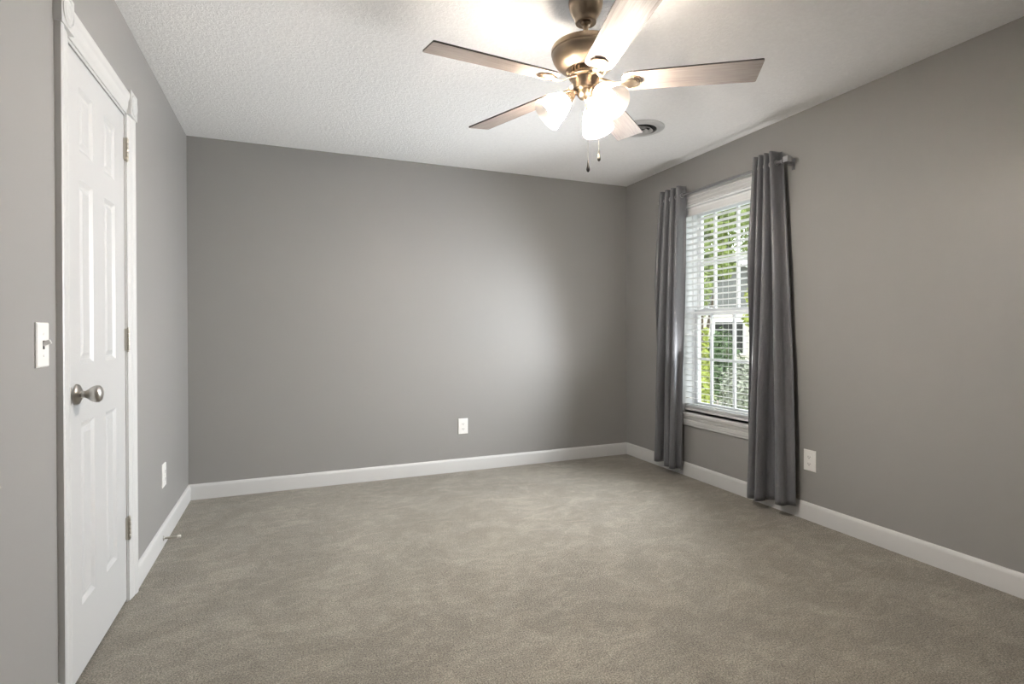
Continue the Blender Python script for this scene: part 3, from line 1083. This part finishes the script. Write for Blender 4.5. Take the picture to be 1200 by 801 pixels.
# planting bed and fence
bm = nb()
prism(bm, [(8.2, 8.6), (10.6, 7.9), (11.4, 10.2), (8.6, 10.6)], GZ, GZ + 0.05)
struct(obj('planting_bed', bm, 'mulch'), 'pinkish mulch bed under the backyard plants', 'planting bed')

# neighbouring house, gable roof
hs = tag(empty('neighbour_house', (16.0, 15.9, GZ), R(40)), 'pale one storey house with a grey gable roof seen through the upper sash', 'house')
bm = nb()
box(bm, (-3.6, -2.2, 0), (3.6, 2.2, 2.50))
obj('walls', bm, 'siding', hs)
bm = nb()
prism(bm, [(-2.2, 2.50), (2.2, 2.50), (0, 4.20)], -3.62, 3.62, Matrix(((0, 0, 1, 0), (1, 0, 0, 0), (0, 1, 0, 0), (0, 0, 0, 1))))
obj('gable', bm, 'shingle', hs)['label'] = 'grey shingled gable'
bm = nb()
for s in (-1, 1):
    q = [(-3.95, s * 2.6, 2.22), (3.95, s * 2.6, 2.22), (3.95, 0, 4.23), (-3.95, 0, 4.23)]
    lo = [bm.verts.new(p) for p in q]
    hi = [bm.verts.new((p[0], p[1], p[2] + 0.14)) for p in q]
    bm.faces.new(lo); bm.faces.new(hi)
    for k in range(4):
        l = (k + 1) % 4
        bm.faces.new((lo[k], lo[l], hi[l], hi[k]))
obj('roof', bm, 'shingle', hs)
bm = nb()
for s in (-1, 1):
    for x in (-3.99, 3.95):
        q = [(x, s * 2.62, 2.14), (x, s * 2.62, 2.38), (x, 0, 4.40), (x, 0, 4.16)]
        a_ = [bm.verts.new(p) for p in q]
        c_ = [bm.verts.new((p[0] + 0.04, p[1], p[2])) for p in q]
        bm.faces.new(a_); bm.faces.new(c_)
        for k in range(4):
            l = (k + 1) % 4
            bm.faces.new((a_[k], a_[l], c_[l], c_[k]))
    box(bm, (-3.95, s * 2.61 - 0.015, 2.15), (3.95, s * 2.61 + 0.015, 2.36))
obj('fascia', bm, 'fascia', hs)['label'] = 'white fascia boards'
bm = nb(); box(bm, (-3.66, -0.5, 0.95), (-3.59, 0.5, 2.1))
wf = obj('house_window', bm, 'fascia', hs)
bm = nb(); box(bm, (-3.67, -0.42, 1.03), (-3.655, 0.42, 2.02))
obj('pane', bm, 'gap', wf)
for x in (-1.8, 1.4):
    bm = nb()
    box(bm, (x - 0.55, -2.24, 0.95), (x + 0.55, -2.19, 2.15))
    wf = obj('house_window', bm, 'fascia', hs)
    bm = nb(); box(bm, (x - 0.47, -2.25, 1.03), (x + 0.47, -2.235, 2.07))
    obj('pane', bm, 'gap', wf)

# sky portal in the window opening (guides daylight sampling, emits nothing itself)
pl = lamp('daylight_portal', 'AREA', (XO + 0.01, (WY0 + WY1) / 2, (WZ0 + WZ1) / 2), 1, (1, 1, 1), shape='RECTANGLE', size=WZ1 - WZ0, size_y=WY1 - WY0)
pl.rotation_euler = Vector((-1, 0, 0)).to_track_quat('-Z', 'Y').to_euler()
pl.data.cycles.is_portal = True
